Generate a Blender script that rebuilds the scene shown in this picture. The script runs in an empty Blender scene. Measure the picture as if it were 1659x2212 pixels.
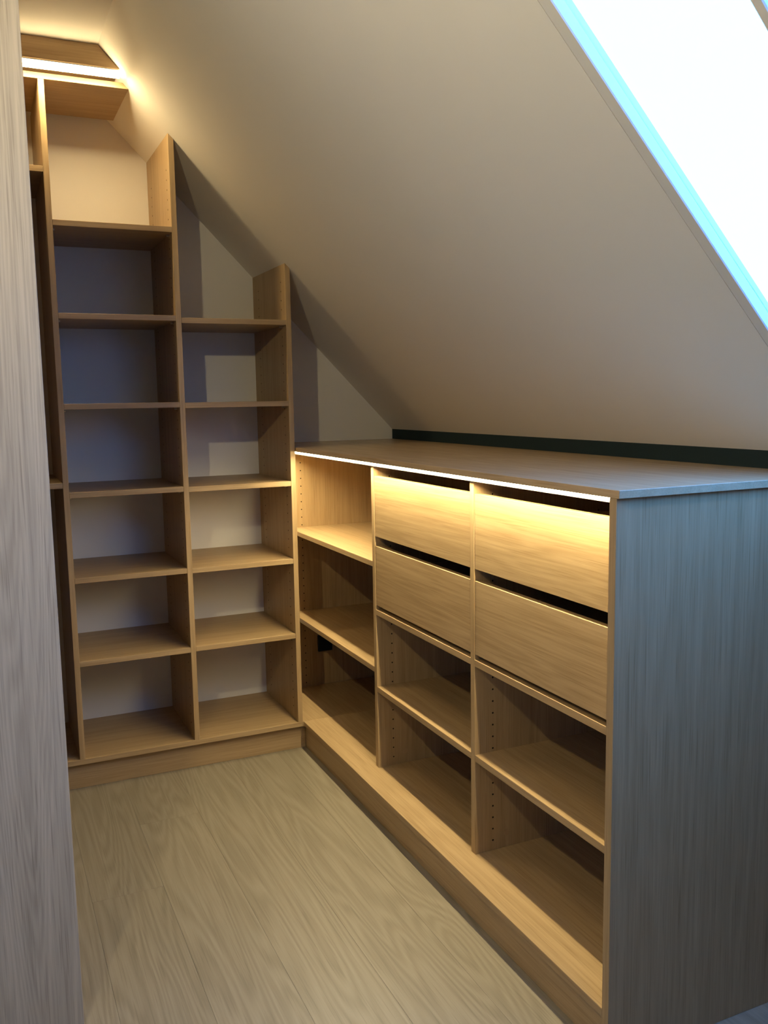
import bpy, bmesh, math, random
from mathutils import Vector, Matrix
random.seed(7)
SC = bpy.context.scene
COL = SC.collection

# ------------------------------------------------------------------ camera
YAW, PITCH, ROLL = 0.4242, -0.1269, -0.0169
FPX = 1927.9
cp, sp = math.cos(PITCH), math.sin(PITCH)
fwd = Vector((math.sin(YAW)*cp, math.cos(YAW)*cp, sp))
right = Vector((math.cos(YAW), -math.sin(YAW), 0))
up = right.cross(fwd)
r2 = right*math.cos(ROLL) + up*math.sin(ROLL)
u2 = -right*math.sin(ROLL) + up*math.cos(ROLL)
cam_d = bpy.data.cameras.new('camera')
cam = bpy.data.objects.new('camera', cam_d); COL.objects.link(cam)
m = Matrix.Identity(4)
for i in range(3):
    m[i][0] = r2[i]; m[i][1] = u2[i]; m[i][2] = -fwd[i]
m[0][3], m[1][3], m[2][3] = -1.0393, -3.0745, 1.3117
cam.matrix_world = m
cam_d.sensor_fit = 'VERTICAL'; cam_d.sensor_height = 36.0; cam_d.sensor_width = 27.0
cam_d.lens = FPX/2212*36.0
cam_d.clip_start = 0.02
SC.camera = cam

# ------------------------------------------------------------------ sky, exposure
world = bpy.data.worlds.new('sky'); SC.world = world; world.use_nodes = True
wn = world.node_tree.nodes; wl = world.node_tree.links
bg = wn['Background']
bg.inputs[0].default_value = (0.090, 0.335, 1.0, 1)
bg.inputs[1].default_value = 13.6
SC.view_settings.view_transform = 'Standard'
SC.view_settings.look = 'None'
SC.view_settings.exposure = 0.0
SC.view_settings.gamma = 1.0
SC.view_settings.use_curve_mapping = False
SC.cycles.use_denoising = True
SC.cycles.max_bounces = 10
SC.cycles.diffuse_bounces = 6
SC.cycles.sample_clamp_indirect = 8

LED_COL = (1.0, 0.77, 0.40)
LED_TOPS = 36.0
LED_TOP = 205.0       # strip under the fascia, up at the ceiling
LED_LOW = 195.0       # strip under the worktop
LED_SIDE = 26.0       # opal flanks of that strip
BULB = 2250.0         # small wall lamp behind the wardrobe
BULB_COL = (1.0, 0.84, 0.46)
LED_COL2 = (1.0, 0.83, 0.47)

# ------------------------------------------------------------------ measures (metres)
SLOPE = 1.0243; SZ = 1.7708
def S(x): return SZ - SLOPE*x              # height of the sloped ceiling at x
H = 2.408; XR = (SZ-H)/SLOPE               # flat ceiling, ridge of the slope
YW = 0.404                                 # back wall
XK = 0.5764; ZK = S(XK)                    # knee wall
XL = -1.55; YF = -4.1

# ------------------------------------------------------------------ helpers
def link_mesh(name, bm, mat, parent=None):
    me = bpy.data.meshes.new(name); bm.to_mesh(me); bm.free()
    me.materials.append(mat)
    o = bpy.data.objects.new(name, me); COL.objects.link(o)
    if parent: o.parent = parent
    return o

def box_bm(bm, x0, x1, y0, y1, z0, z1, bev=0.0):
    x0, x1 = min(x0, x1), max(x0, x1); y0, y1 = min(y0, y1), max(y0, y1)
    vs = [bm.verts.new((x, y, z)) for x in (x0, x1) for y in (y0, y1) for z in (z0, z1)]
    q = [(0,1,3,2),(4,6,7,5),(0,4,5,1),(2,3,7,6),(0,2,6,4),(1,5,7,3)]
    fs = [bm.faces.new([vs[i] for i in f]) for f in q]
    if bev > 0:
        es = list({e for f in fs for e in f.edges})
        bmesh.ops.bevel(bm, geom=es, offset=bev, segments=1, affect='EDGES')

def box(name, mat, parent, x0, x1, y0, y1, z0, z1, bev=0.0007):
    bm = bmesh.new(); box_bm(bm, x0, x1, y0, y1, z0, z1, bev)
    return link_mesh(name, bm, mat, parent)

def prism_bm(bm, pts, axis, a, b, bev=0.0):
    """polygon pts in the plane across `axis`, extruded from a to b"""
    def P(p, t):
        if axis == 'y': return (p[0], t, p[1])
        if axis == 'x': return (t, p[0], p[1])
        return (p[0], p[1], t)
    A = [bm.verts.new(P(p, a)) for p in pts]; B = [bm.verts.new(P(p, b)) for p in pts]
    n = len(pts); fs = [bm.faces.new(A), bm.faces.new(B[::-1])]
    for i in range(n):
        j = (i+1) % n
        fs.append(bm.faces.new((A[i], B[i], B[j], A[j])))
    bmesh.ops.recalc_face_normals(bm, faces=fs)
    if bev > 0:
        es = list({e for f in fs for e in f.edges})
        bmesh.ops.bevel(bm, geom=es, offset=bev, segments=1, affect='EDGES')

def prism(name, mat, parent, pts, axis, a, b, bev=0.0007):
    bm = bmesh.new(); prism_bm(bm, pts, axis, a, b, bev)
    return link_mesh(name, bm, mat, parent)

def disc_bm(bm, c, axis, r, d, n=10):
    """short cylinder starting at c and going d along axis"""
    ring = []
    for t in (0, d):
        row = []
        for k in range(n):
            a = 2*math.pi*k/n; p, q = r*math.cos(a), r*math.sin(a)
            v = {'x': (t, p, q), 'y': (p, t, q), 'z': (p, q, t)}[axis]
            row.append(bm.verts.new((c[0]+v[0], c[1]+v[1], c[2]+v[2])))
        ring.append(row)
    fs = [bm.faces.new(ring[0]), bm.faces.new(ring[1][::-1])]
    for k in range(n):
        j = (k+1) % n
        fs.append(bm.faces.new((ring[0][k], ring[1][k], ring[1][j], ring[0][j])))
    bmesh.ops.recalc_face_normals(bm, faces=fs)

def thing(name, loc, label, cat, group=None):
    o = bpy.data.objects.new(name, None); COL.objects.link(o)
    o.empty_display_size = 0.1
    o['label'] = label; o['category'] = cat
    if group: o['group'] = group
    return o
def tag(o, label, cat, group=None):
    o['label'] = label; o['category'] = cat
    if group: o['group'] = group
    return o
def struct(o, label=None):
    o['kind'] = 'structure'
    if label: o['label'] = label
    return o

# ------------------------------------------------------------------ materials
def new_mat(name):
    mt = bpy.data.materials.new(name); mt.use_nodes = True
    nt = mt.node_tree
    return mt, nt, nt.nodes['Principled BSDF']

def wood(name, axis, light, dark, cross=1.0, rough=0.42, lines=0.17, contrast=1.15, bands=6.0, spec=0.35, along=.35, K=95, vary=.05, pores=.55, detail=1.5):
    """procedural veneer, grain along `axis`"""
    mt, nt, b = new_mat(name); N, L = nt.nodes, nt.links
    tc = N.new('ShaderNodeTexCoord'); oi = N.new('ShaderNodeObjectInfo')
    mul = N.new('ShaderNodeVectorMath'); mul.operation = 'MULTIPLY_ADD'
    comb = N.new('ShaderNodeCombineXYZ')
    for i in range(3): L.new(oi.outputs['Random'], comb.inputs[i])
    mul.inputs[1].default_value = (37.0, 53.0, 71.0)
    L.new(comb.outputs[0], mul.inputs[0]); L.new(tc.outputs['Object'], mul.inputs[2])
    def sc(al, ac):
        mp = N.new('ShaderNodeMapping')
        v = [ac*cross]*3; v['xyz'.index(axis)] = al
        mp.inputs['Scale'].default_value = v
        L.new(mul.outputs[0], mp.inputs['Vector']); return mp
    fine = N.new('ShaderNodeTexNoise'); fine.inputs['Scale'].default_value = 1
    fine.inputs['Detail'].default_value = 5; fine.inputs['Roughness'].default_value = .65
    L.new(sc(5, 230).outputs[0], fine.inputs['Vector'])
    mid = N.new('ShaderNodeTexNoise'); mid.inputs['Scale'].default_value = 1; mid.inputs['Detail'].default_value = 3
    L.new(sc(1.2, 40).outputs[0], mid.inputs['Vector'])
    big = N.new('ShaderNodeTexNoise'); big.inputs['Scale'].default_value = 1; big.inputs['Detail'].default_value = detail
    big.inputs['Distortion'].default_value = .35
    L.new(sc(along, bands).outputs[0], big.inputs['Vector'])
    mm = N.new('ShaderNodeMath'); mm.operation = 'MULTIPLY'; mm.inputs[1].default_value = K
    L.new(big.outputs['Fac'], mm.inputs[0])
    ad = N.new('ShaderNodeMath'); ad.operation = 'MULTIPLY_ADD'; ad.inputs[1].default_value = 3.0
    L.new(fine.outputs['Fac'], ad.inputs[0]); L.new(mm.outputs[0], ad.inputs[2])
    sn = N.new('ShaderNodeMath'); sn.operation = 'SINE'; L.new(ad.outputs[0], sn.inputs[0])
    s2 = N.new('ShaderNodeMapRange'); s2.inputs['From Min'].default_value = -1; s2.inputs['From Max'].default_value = 1
    L.new(sn.outputs[0], s2.inputs['Value'])
    # fac = fine*.5 + mid*.3 + lines
    a1 = N.new('ShaderNodeMath'); a1.operation = 'MULTIPLY_ADD'; a1.inputs[1].default_value = .9*contrast
    a1.inputs[2].default_value = -.45*contrast + .5
    L.new(fine.outputs['Fac'], a1.inputs[0])
    a2 = N.new('ShaderNodeMath'); a2.operation = 'MULTIPLY_ADD'; a2.inputs[1].default_value = .55*contrast
    m2 = N.new('ShaderNodeMath'); m2.operation = 'SUBTRACT'; m2.inputs[1].default_value = .5
    L.new(mid.outputs['Fac'], m2.inputs[0])
    L.new(m2.outputs[0], a2.inputs[0]); L.new(a1.outputs[0], a2.inputs[2])
    a3 = N.new('ShaderNodeMath'); a3.operation = 'MULTIPLY_ADD'; a3.inputs[1].default_value = lines; a3.use_clamp = True
    m3 = N.new('ShaderNodeMath'); m3.operation = 'SUBTRACT'; m3.inputs[1].default_value = .5
    L.new(s2.outputs[0], m3.inputs[0])
    L.new(m3.outputs[0], a3.inputs[0]); L.new(a2.outputs[0], a3.inputs[2])
    pr = N.new('ShaderNodeTexNoise'); pr.inputs['Scale'].default_value = 1; pr.inputs['Detail'].default_value = 2
    L.new(sc(6, 400).outputs[0], pr.inputs['Vector'])
    ps = N.new('ShaderNodeMapRange'); ps.inputs['From Min'].default_value = .56; ps.inputs['From Max'].default_value = .72
    ps.inputs['To Max'].default_value = pores
    L.new(pr.outputs['Fac'], ps.inputs['Value'])
    a5 = N.new('ShaderNodeMath'); a5.operation = 'ADD'
    L.new(a3.outputs[0], a5.inputs[0]); L.new(ps.outputs[0], a5.inputs[1])
    a4 = N.new('ShaderNodeMath'); a4.operation = 'MULTIPLY_ADD'; a4.inputs[1].default_value = vary*3; a4.use_clamp = True
    m4 = N.new('ShaderNodeMath'); m4.operation = 'SUBTRACT'; m4.inputs[1].default_value = .5
    L.new(oi.outputs['Random'], m4.inputs[0]); L.new(m4.outputs[0], a4.inputs[0]); L.new(a5.outputs[0], a4.inputs[2])
    mx = N.new('ShaderNodeMix'); mx.data_type = 'RGBA'
    mx.inputs[6].default_value = (*light, 1); mx.inputs[7].default_value = (*dark, 1)
    L.new(a4.outputs[0], mx.inputs[0]); L.new(mx.outputs[2], b.inputs['Base Color'])
    b.inputs['Roughness'].default_value = rough
    b.inputs['Specular IOR Level'].default_value = spec
    bp = N.new('ShaderNodeBump'); bp.inputs['Strength'].default_value = .12; bp.inputs['Distance'].default_value = .0006
    L.new(fine.outputs['Fac'], bp.inputs['Height']); L.new(bp.outputs[0], b.inputs['Normal'])
    return mt

def plain(name, col, rough=.6, spec=.3, metal=0, bump=0.0):
    mt, nt, b = new_mat(name); N, L = nt.nodes, nt.links
    b.inputs['Roughness'].default_value = rough; b.inputs['Metallic'].default_value = metal
    b.inputs['Specular IOR Level'].default_value = spec
    tc = N.new('ShaderNodeTexCoord'); nz = N.new('ShaderNodeTexNoise')
    nz.inputs['Scale'].default_value = 3.0; nz.inputs['Detail'].default_value = 4
    L.new(tc.outputs['Object'], nz.inputs['Vector'])
    mx = N.new('ShaderNodeMix'); mx.data_type = 'RGBA'
    mx.inputs[6].default_value = (*[c*.97 for c in col], 1); mx.inputs[7].default_value = (*[min(1, c*1.03) for c in col], 1)
    L.new(nz.outputs['Fac'], mx.inputs[0]); L.new(mx.outputs[2], b.inputs['Base Color'])
    if bump:
        n2 = N.new('ShaderNodeTexNoise'); n2.inputs['Scale'].default_value = 260
        L.new(tc.outputs['Object'], n2.inputs['Vector'])
        bp = N.new('ShaderNodeBump'); bp.inputs['Strength'].default_value = bump; bp.inputs['Distance'].default_value = .0008
        L.new(n2.outputs['Fac'], bp.inputs['Height']); L.new(bp.outputs[0], b.inputs['Normal'])
    return mt

def emit(name, col, s):
    mt, nt, b = new_mat(name)
    b.inputs['Base Color'].default_value = (.9, .9, .85, 1)
    b.inputs['Emission Color'].default_value = (*col, 1)
    b.inputs['Emission Strength'].default_value = s
    return mt

OL, OD = (0.49, 0.352, 0.195), (0.31, 0.205, 0.10)
OAKX = wood('oak_grain_across', 'x', OL, OD)
OAKY = wood('oak_grain_deep', 'y', OL, OD)
OAKZ = wood('oak_grain_upright', 'z', OL, OD)
OAKF = wood('oak_drawer_front', 'y', OL, OD, lines=.3, bands=13, along=.6, detail=2)
OAKW = wood('oak_wardrobe_end', 'z', (0.53, 0.455, 0.35), (0.30, 0.25, 0.19), lines=.26, bands=9, cross=.9, rough=.5, K=150, contrast=1.1, along=.5, pores=.45)
OAKT = wood('oak_worktop', 'y', (0.56, 0.41, 0.245), (0.38, 0.26, 0.14), rough=.26, spec=.5)
FLOORM = wood('grey_oak_floor', 'y', (0.30, 0.262, 0.20), (0.19, 0.163, 0.118), lines=.40, bands=8, cross=.8, rough=.4, contrast=1.0, K=120, along=.62, vary=.06, detail=2, pores=.4)
PAINT = plain('white_wall_paint', (0.77, 0.74, 0.69), .85, .1, bump=.15)
DARKP = plain('dark_green_wall_paint', (0.017, 0.030, 0.034), .75, .15)
FRAMEM = plain('white_window_lacquer', (0.70, 0.68, 0.65), .5)
HOLE = plain('drilled_hole', (0.012, 0.009, 0.006), .9, 0.05)
STEEL = plain('nickel_pin', (0.55, 0.5, 0.42), .3, .5, 1.0)
CAPM = plain('oak_coloured_cap', (0.42, 0.28, 0.15), .5)
ALU = plain('aluminium_profile', (0.7, 0.7, 0.7), .35, .5, 1.0)
SEAM = plain('floor_underlay', (0.11, 0.09, 0.065), .9)
BLACKP = plain('black_plastic', (0.008, 0.014, 0.018), .5)
GREYD = plain('drawer_side_laminate', (0.34, 0.25, 0.15), .55)
LEDT = emit('led_diffuser_upper', LED_COL, LED_TOP)
LEDTS = emit('led_diffuser_upper_side', LED_COL, LED_TOPS)
LEDL = emit('led_diffuser_lower', LED_COL2, LED_LOW)
LEDS = emit('led_diffuser_lower_side', LED_COL2, LED_SIDE)
BULBM = emit('lamp_bulb', BULB_COL, BULB)

# ------------------------------------------------------------------ room shell
fl = struct(box('floor', SEAM, None, XL-.1, XK+.1, YF-.1, YW+.1, -.12, -.004, 0), 'greyish oak plank floor')
PW = 0.187; off = -0.2865
rows = []
x = off
while x > XL-.02: x -= PW
k = 0
PL = 2.3
plank_me = {}
while x < XK:
    xa, xb = max(x, XL), min(x+PW, XK)
    y = YF - random.random()*PL
    if abs(x-off) < .01: y = YF - .35
    while y < YW:
        ya, yb = max(y, YF), min(y+PL, YW)
        if yb-ya > .02 and xb-xa > .01:
            key = (round(xb-xa, 4), round(yb-ya, 4))
            if key not in plank_me:
                bm = bmesh.new()
                box_bm(bm, 0, xb-xa-.0003, 0, yb-ya-.0002, -.008, 0, .0003)
                me = bpy.data.meshes.new('floor_plank'); bm.to_mesh(me); bm.free()
                me.materials.append(FLOORM); plank_me[key] = me
            o = bpy.data.objects.new('floor_plank', plank_me[key]); COL.objects.link(o)
            o.location = (xa, ya, 0); o.parent = fl
        y += PL
    x += PW

GP = [(XL-.1, -.1), (XK+.12, -.1), (XK+.12, S(XK+.12)+.1), (XR, H+.1), (XL-.1, H+.1)]
struct(prism('wall_back', PAINT, None, GP, 'y', YW, YW+.1, 0), 'white wall behind the tall shelf unit')
struct(box('wall_left', PAINT, None, XL-.12, XL, YF-.1, YW+.1, -.1, H+.1, 0))
struct(prism('wall_front', PAINT, None, GP, 'y', YF-.1, YF, 0))
struct(box('wall_right', DARKP, None, XK, XK+.12, YF, YW, 0, ZK+.02, 0), 'low dark green knee wall seen as a band above the worktop')
struct(box('ceiling', PAINT, None, XL-.1, XR+.06, YF-.1, YW+.1, H, H+.2, 0), 'flat white ceiling strip')

# sloped ceiling with the roof window opening
WY0, WY1 = -2.46, -1.7845
WX0, WX1 = -.25, .53
n = Vector((SLOPE, 0, 1)).normalized()     # outward
TH = .036
bm = bmesh.new()
def sl(x, y, d): p = Vector((x, y, S(x))) + n*d; return bm.verts.new(p)
xs = [XR-.0, WX0, WX1, XK+.25]; ys = [YF-.1, WY0, WY1, YW+.1]
G = [[[sl(a, b, d) for d in (0, TH)] for b in ys] for a in xs]
for i in range(3):
    for j in range(3):
        if i == 1 and j == 1: continue
        bm.faces.new((G[i][j][0], G[i+1][j][0], G[i+1][j+1][0], G[i][j+1][0]))
        bm.faces.new((G[i][j][1], G[i][j+1][1], G[i+1][j+1][1], G[i+1][j][1]))
def wallq(a, b): bm.faces.new((G[a[0]][a[1]][0], G[b[0]][b[1]][0], G[b[0]][b[1]][1], G[a[0]][a[1]][1]))
for a, b in (((1,1),(2,1)), ((2,1),(2,2)), ((2,2),(1,2)), ((1,2),(1,1))): wallq(a, b)
for k in range(3):
    wallq((k,0),(k+1,0)); wallq((k,3),(k+1,3)); wallq((0,k),(0,k+1)); wallq((3,k),(3,k+1))
bmesh.ops.recalc_face_normals(bm, faces=bm.faces)
struct(link_mesh('wall_slope', bm, PAINT), 'large white sloped ceiling under the roof')

# roof window: frame, sash, glass set in the opening
win = bpy.data.objects.new('window_1', None); COL.objects.link(win); struct(win, 'roof window blown out white by daylight')
def sbox(name, mat, xa, xb, ya, yb, da, db, parent):
    bm = bmesh.new()
    vs = []
    for a in (xa, xb):
        for b in (ya, yb):
            for d in (da, db):
                vs.append(bm.verts.new(Vector((a, b, S(a))) + n*d))
    for f in [(0,1,3,2),(4,6,7,5),(0,4,5,1),(2,3,7,6),(0,2,6,4),(1,5,7,3)]: bm.faces.new([vs[i] for i in f])
    bmesh.ops.recalc_face_normals(bm, faces=bm.faces)
    bmesh.ops.bevel(bm, geom=list(bm.edges), offset=.002, segments=1, affect='EDGES')
    return link_mesh(name, bm, mat, parent)
fw = .0275
sbox('window_frame', FRAMEM, WX0, WX1, WY1-.0005, WY1-fw, -.0008, .034, win)
sbox('window_frame', FRAMEM, WX0, WX1, WY0+fw, WY0+.0005, -.0008, .034, win)
sbox('window_frame', FRAMEM, WX0, WX0+fw, WY0+fw, WY1-fw, -.0008, .034, win)
sbox('window_frame', FRAMEM, WX1-fw, WX1, WY0+fw, WY1-fw, -.0008, .034, win)
sbox('window_bar', FRAMEM, WX0+fw, WX1-fw, -2.136, -2.118, .004, .032, win)
gm, nt, b = new_mat('window_glass'); N, L = nt.nodes, nt.links
N.remove(b)
tr = N.new('ShaderNodeBsdfTransparent'); gl = N.new('ShaderNodeBsdfGlossy'); mx = N.new('ShaderNodeMixShader')
gl.inputs['Roughness'].default_value = .02; mx.inputs[0].default_value = .04
tr.inputs[0].default_value = (.93, .97, .97, 1)
L.new(tr.outputs[0], mx.inputs[1]); L.new(gl.outputs[0], mx.inputs[2])
L.new(mx.outputs[0], N['Material Output'].inputs[0])
sbox('window_pane', gm, WX0+fw, WX1-fw, -2.118, WY1-fw, .018, .024, win)
sbox('window_pane', gm, WX0+fw, WX1-fw, WY0+fw, -2.136, .018, .024, win)

# portal: guides the sampling of the sky through the window only
pd = bpy.data.lights.new('window_portal', 'AREA'); pd.shape = 'RECTANGLE'
pd.size = (WX1-WX0)*math.sqrt(1+SLOPE**2); pd.size_y = WY1-WY0
pd.cycles.is_portal = True
po = bpy.data.objects.new('window_portal', pd); COL.objects.link(po)
xm, ym = (WX0+WX1)/2, (WY0+WY1)/2
ex = Vector((1, 0, -SLOPE)).normalized(); ez = n; ey = ez.cross(ex)
pm = Matrix.Identity(4)
for i in range(3):
    pm[i][0] = ex[i]; pm[i][1] = ey[i]; pm[i][2] = ez[i]
pc = Vector((xm, ym, S(xm))) + n*.033
for i in range(3): pm[i][3] = pc[i]
po.matrix_world = pm

# ------------------------------------------------------------------ hole rows and pins
def holes(parent, axis, face, sgn, u_list, zs, r=.0024):
    """dark drilled holes on a panel face; axis = face normal axis"""
    bm = bmesh.new()
    for u in u_list:
        for z in zs:
            c = (face, u, z) if axis == 'x' else (u, face, z)
            disc_bm(bm, c, axis, r, sgn*.0003, 10)
    o = link_mesh('pin_holes', bm, HOLE, parent); o['kind'] = 'stuff'; return o

def pin(parent, x, y, z):
    bm = bmesh.new()
    disc_bm(bm, (x, y, z-.0045), 'x', .0035, .009, 10)
    box_bm(bm, x-.0005, x+.010, y-.004, y+.004, z-.0018, z-.0006)
    return link_mesh('shelf_pin', bm, STEEL, parent)

# ------------------------------------------------------------------ tall shelf unit on the back wall
T = .018
tall = thing('shelf_unit', (0, 0, 0), 'tall oak open shelf unit on the back wall stepping up under the sloped ceiling', 'shelf unit')
ZB = .110
P2R, P1R, P0R = 0.0, -.3887, -.7804
ZTS = 2.326                                   # top shelf, upper face
def upright(xr, ztop=None):
    xl = xr - T
    if ztop is None: pts = [(xl, ZB), (xr, ZB), (xr, S(xr)-.0005), (xl, S(xl)-.0005)]
    else: pts = [(xl, ZB), (xr, ZB), (xr, ztop), (xl, ztop)]
    return prism('upright_panel', OAKZ, tall, pts, 'y', 0, YW-.001)
p2 = upright(P2R); p1 = upright(P1R); p0 = upright(P0R, ZTS-T)
p3 = upright(P0R-.3915, ZTS-T)
zs_t = [ZB+.05+.032*k for k in range(80)]
def clear(zs, shelves, top): return [z for z in zs if z < top and all(not (s-.026 < z < s+.008) for s in shelves)]
LC = [1.8887, 1.5994, 1.3098, 1.0207, .7344, .4501]
RC = [1.5926, 1.3074, 1.0189, .7331, .4517]
holes(p2, 'x', -T, -1, (.05, .33), clear(zs_t, RC, S(-T)-.06))
holes(p1, 'x', P1R-T, -1, (.05, .33), clear(zs_t, LC, S(P1R)-.06))
box('base_board', OAKX, tall, XL+.002, 0, 0, YW-.001, ZB-T, ZB)
box('plinth', OAKX, tall, XL+.002, -.0003, .027, .045, 0, ZB-T)
for z in LC:
    s = box('shelf', OAKX, tall, P0R+.0003, P1R-T-.0003, 0.0005, YW-.002, z-T, z)
    for xx in (P0R, P1R-T-.009): pin(s, xx+ (0.0 if xx < -.7 else 0.0), .05, z-T)
for z in RC:
    s = box('shelf', OAKX, tall, P1R+.0003, -T-.0003, 0.0005, YW-.002, z-T, z)
    for xx in (P1R, -T-.009): pin(s, xx, .05, z-T)
for z in (2.049, 1.054):
    box('shelf', OAKX, tall, P0R-.3915, P0R-T-.0003, 0.0005, YW-.002, z-T, z)
# top shelf, its end cut to the slope
xr_t, xr_b = (SZ-ZTS)/SLOPE, (SZ-ZTS+T)/SLOPE
prism('top_shelf', OAKX, tall, [(XL+.002, ZTS-T), (xr_b-.0005, ZTS-T), (xr_t-.0005, ZTS), (XL+.002, ZTS)], 'y', 0, .35)

# ------------------------------------------------------------------ fascia above, with its light strip
FZ = 2.343
xf_b, xf_t = (SZ-FZ)/SLOPE, (SZ-H)/SLOPE
fas = thing('fascia_board', (0, 0, 0), 'oak fascia board at the ceiling above the tall shelf unit', 'board')
prism('front_board', OAKX, fas, [(-.917, FZ), (xf_b-.0008, FZ), (xf_t-.0008, H-.0005), (-.917, H-.0005)], 'y', -.067, -.049)
FZ2 = FZ+T
prism('cover_board', OAKX, fas, [(-.917, FZ), (xf_b-.0008, FZ), ((SZ-FZ2)/SLOPE-.0008, FZ2), (-.917, FZ2)], 'y', -.0485, .35)
zl0 = FZ-.021
ls = thing('light_strip', (0, 0, 0), 'glowing warm light strip under the ceiling fascia board', 'light')
dt = prism('diffuser', LEDT, ls, [(-.912, zl0), ((SZ-zl0)/SLOPE-.022, zl0), (xf_b-.006, FZ-.004), (-.912, FZ-.004)], 'y', -.066, -.045, 0)
dt.data.materials.append(LEDTS)
for p in dt.data.polygons:
    if abs(p.center.z-zl0) > .0005: p.material_index = 1
box('profile', ALU, ls, -.912, xf_b-.006, -.0655, -.0455, FZ-.004, FZ-.0003, 0)

# ------------------------------------------------------------------ low cabinet along the knee wall
cab = thing('low_cabinet', (0, 0, 0), 'long low oak cabinet with four drawers and open shelves under the slope', 'cabinet')
ZC0 = .110; ZT0 = 1.124; XB = .55; XD = .083
YE0, YE1 = -1.7863, -1.7663
YP = .386
endp = box('end_panel', OAKZ, cab, .0045, XK-.002, YE0, YE1, 0, ZT0)
lp = box('side_panel', OAKZ, cab, .083, XB, YP, YW-.001, ZC0, ZT0)
D1 = (-.5125, -.493); D2 = (-1.1375, -1.118)
d1 = box('divider_panel', OAKZ, cab, XD, XB, D1[0], D1[1], ZC0, ZT0)
d2 = box('divider_panel', OAKZ, cab, XD, XB, D2[0], D2[1], ZC0, ZT0)
box('base_board', OAKY, cab, .0045, XB, YE1, -.0005, ZC0-T, ZC0)
box('base_board', OAKY, cab, .0005, XB, .0, YP, ZC0-T, ZC0)
box('plinth', OAKY, cab, .0185, .036, YE1, .0265, 0, ZC0-T)
box('plinth', OAKX, cab, .0002, .018, .027, .045, 0, ZC0-T)
def shelf_y(z, ya, yb, x0=XD): return box('shelf', OAKY, cab, x0+.0003, XB-.001, ya+.0003, yb-.0003, z-T, z)
c1a, c1b = .7903, .4382
shelf_y(c1a, D1[1], YP, .0931); shelf_y(c1b, D1[1], YP, .0931)
# the first bay runs behind the tall unit
DS = .641; MS = .385
for (a, b) in ((D2[1], D1[0]), (YE1, D2[0])):
    shelf_y(DS, a, b); shelf_y(MS, a, b)
z23 = [.394+.032*k for k in range(-8, 23)]
z1 = [.4473+.032*k for k in range(-10, 21)]
holes(d1, 'y', D1[0], -1, (.138, .47), [z for z in clear(z23, [DS, MS], 1.1)])
holes(d2, 'y', D2[0], -1, (.138, .47), [z for z in clear(z23, [DS, MS], 1.1)])
holes(lp, 'y', YP, -1, (.1515, .47), clear(z1, [c1a, c1b], 1.1))
for dv, y in ((d1, D1[0]), (d2, D2[0])):
    bm = bmesh.new(); disc_bm(bm, (.180, y, .150), 'y', .0085, -.0012, 20)
    disc_bm(bm, (.180, y, .150), 'y', .0045, -.0016, 16)
    link_mesh('cover_cap', bm, CAPM, dv)

def drawer(ya, yb, z0, z1):
    g = .0022
    ya += g; yb -= g
    bm = bmesh.new()
    bx0, bx1 = .104, .50; hi = z0+.125; lo = z0+.012
    box_bm(bm, bx0, bx1, ya+.012, ya+.024, lo, hi, .0005)
    box_bm(bm, bx0, bx1, yb-.024, yb-.012, lo, hi, .0005)
    box_bm(bm, bx1-.012, bx1, ya+.0245, yb-.0245, lo, hi, .0005)
    box_bm(bm, bx0, bx1-.0125, ya+.0245, yb-.0245, lo, lo+.006)
    dr = link_mesh('drawer', bm, GREYD, cab)
    box('drawer_front', OAKF, dr, .0845, .1035, ya, yb, z0, z1, .0006)
    for y in (ya+.0005, yb-.0110):
        box('runner', STEEL, dr, .11, .50, y, y+.0105, lo+.03, lo+.045, 0)
for (a, b) in ((D2[1], D1[0]), (YE1, D2[0])):
    drawer(a, b, .878, 1.070)
    drawer(a, b, .655, .847)

wt = box('worktop', OAKT, None, .0038, XK-.001, -1.7945, YW-.001, ZT0+.0002, 1.1395, .0007)
tag(wt, 'oak worktop lying on the low cabinet, its near end lit blue by daylight', 'worktop')

l2 = thing('light_strip', (0, 0, 0), 'thin warm light strip under the front edge of the worktop', 'light')
df = box('diffuser', LEDL, l2, .048, .063, YE1+.003, YP-.001, 1.111, 1.120, 0)
df.data.materials.append(LEDS)
for p in df.data.polygons:
    if abs(p.center.z-1.111) > .001: p.material_index = 1
box('profile', ALU, l2, .0634, .0650, YE1+.003, YP-.001, 1.1045, ZT0-.0003, 0)
box('profile', ALU, l2, .048, .063, YE1+.003, YP-.001, 1.1203, ZT0-.0003, 0)

# dark wiring box on the side panel of the first bay
sb = thing('socket_box', (0, 0, 0), 'small dark square box on the side panel low in the corner bay', 'box')
box('box_body', BLACKP, sb, .205, .268, YP-.012, YP-.0004, .256, .326, .002)
box('box_lid', BLACKP, sb, .208, .265, YP-.0145, YP-.0125, .259, .323, .0008)

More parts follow.
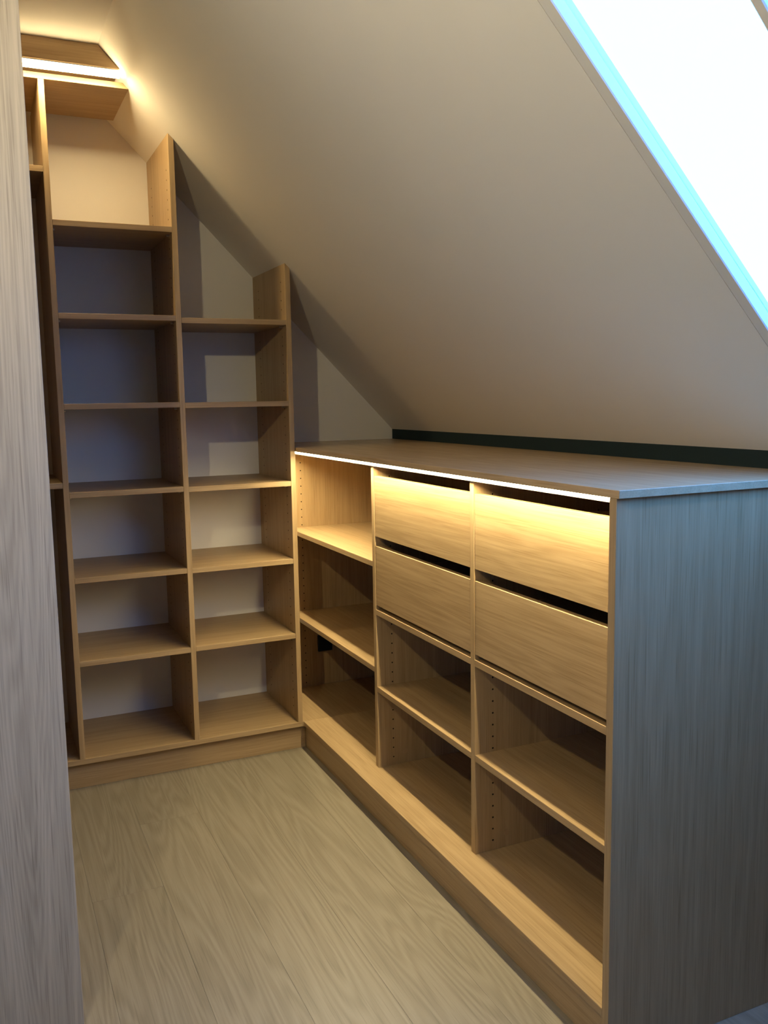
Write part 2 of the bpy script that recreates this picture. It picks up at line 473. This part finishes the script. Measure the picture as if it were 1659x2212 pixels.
# ------------------------------------------------------------------ wardrobe in the left foreground
wd = thing('wardrobe', (0, 0, 0), 'pale oak wardrobe end panel filling the left edge of the view', 'wardrobe')
WXR = -.918; WY = -1.215
box('end_panel', OAKW, wd, XL+.002, WXR, WY, WY+.018, 0, H-.004)
box('side_panel', OAKZ, wd, XL+.002, WXR, -.62, -.602, .092, H-.02)
box('side_panel', OAKZ, wd, XL+.002, WXR, -.10, -.082, 0, H-.02)
box('top_board', OAKY, wd, XL+.002, WXR, WY+.0185, -.0825, H-.02, H-.004)
box('base_board', OAKY, wd, XL+.002, WXR, WY+.0185, -.1005, .074, .092)
box('plinth', OAKY, wd, WXR-.04, WXR-.022, WY+.0185, -.1005, 0, .074)
for z in (.5, .95, 1.4, 1.95):
    box('shelf', OAKY, wd, XL+.002, WXR-.002, WY+.0185, -.6205, z-T, z)
for z in (.38, .72, 1.06, 1.95):
    box('shelf', OAKY, wd, XL+.002, WXR-.002, -.6015, -.1005, z-T, z)

# ------------------------------------------------------------------ wall lamp (left of the camera's view)
wlp = thing('wall_lamp', (0, 0, 0), 'small warm wall lamp on the left wall beside the wardrobe end', 'lamp')
LX, LY, LZ = -1.305, -2.16, 2.045
bm = bmesh.new(); disc_bm(bm, (XL, LY, LZ), 'x', .05, .02, 24); link_mesh('wall_plate', bm, ALU, wlp)
bm = bmesh.new(); disc_bm(bm, (XL+.02, LY, LZ), 'x', .008, .17, 14); link_mesh('arm', bm, ALU, wlp)
AIM = Vector((.60, .72, -.35)).normalized()
rot = AIM.to_track_quat('Z', 'Y').to_matrix().to_4x4()
bm = bmesh.new()                                     # added unseen cup, keeps bulb light off the left wall
prof = [(.012, -.075), (.034, -.07), (.036, .004), (.033, .004), (.031, -.045), (.012, -.05)]
nseg = 28; rings = []
for r, z in prof:
    rings.append([bm.verts.new((r*math.cos(2*math.pi*k/nseg), r*math.sin(2*math.pi*k/nseg), z)) for k in range(nseg)])
for i in range(len(prof)):
    A, B = rings[i], rings[(i+1) % len(prof)]
    for k in range(nseg): bm.faces.new((A[k], A[(k+1) % nseg], B[(k+1) % nseg], B[k]))
bmesh.ops.recalc_face_normals(bm, faces=bm.faces)
bmesh.ops.transform(bm, matrix=Matrix.Translation((LX, LY, LZ)) @ rot, verts=bm.verts)
link_mesh('bulb_light_shield', bm, BLACKP, wlp)
bm = bmesh.new(); bmesh.ops.create_uvsphere(bm, u_segments=20, v_segments=12, radius=.02)
bmesh.ops.translate(bm, verts=bm.verts, vec=(LX, LY, LZ)); link_mesh('bulb', bm, BULBM, wlp)
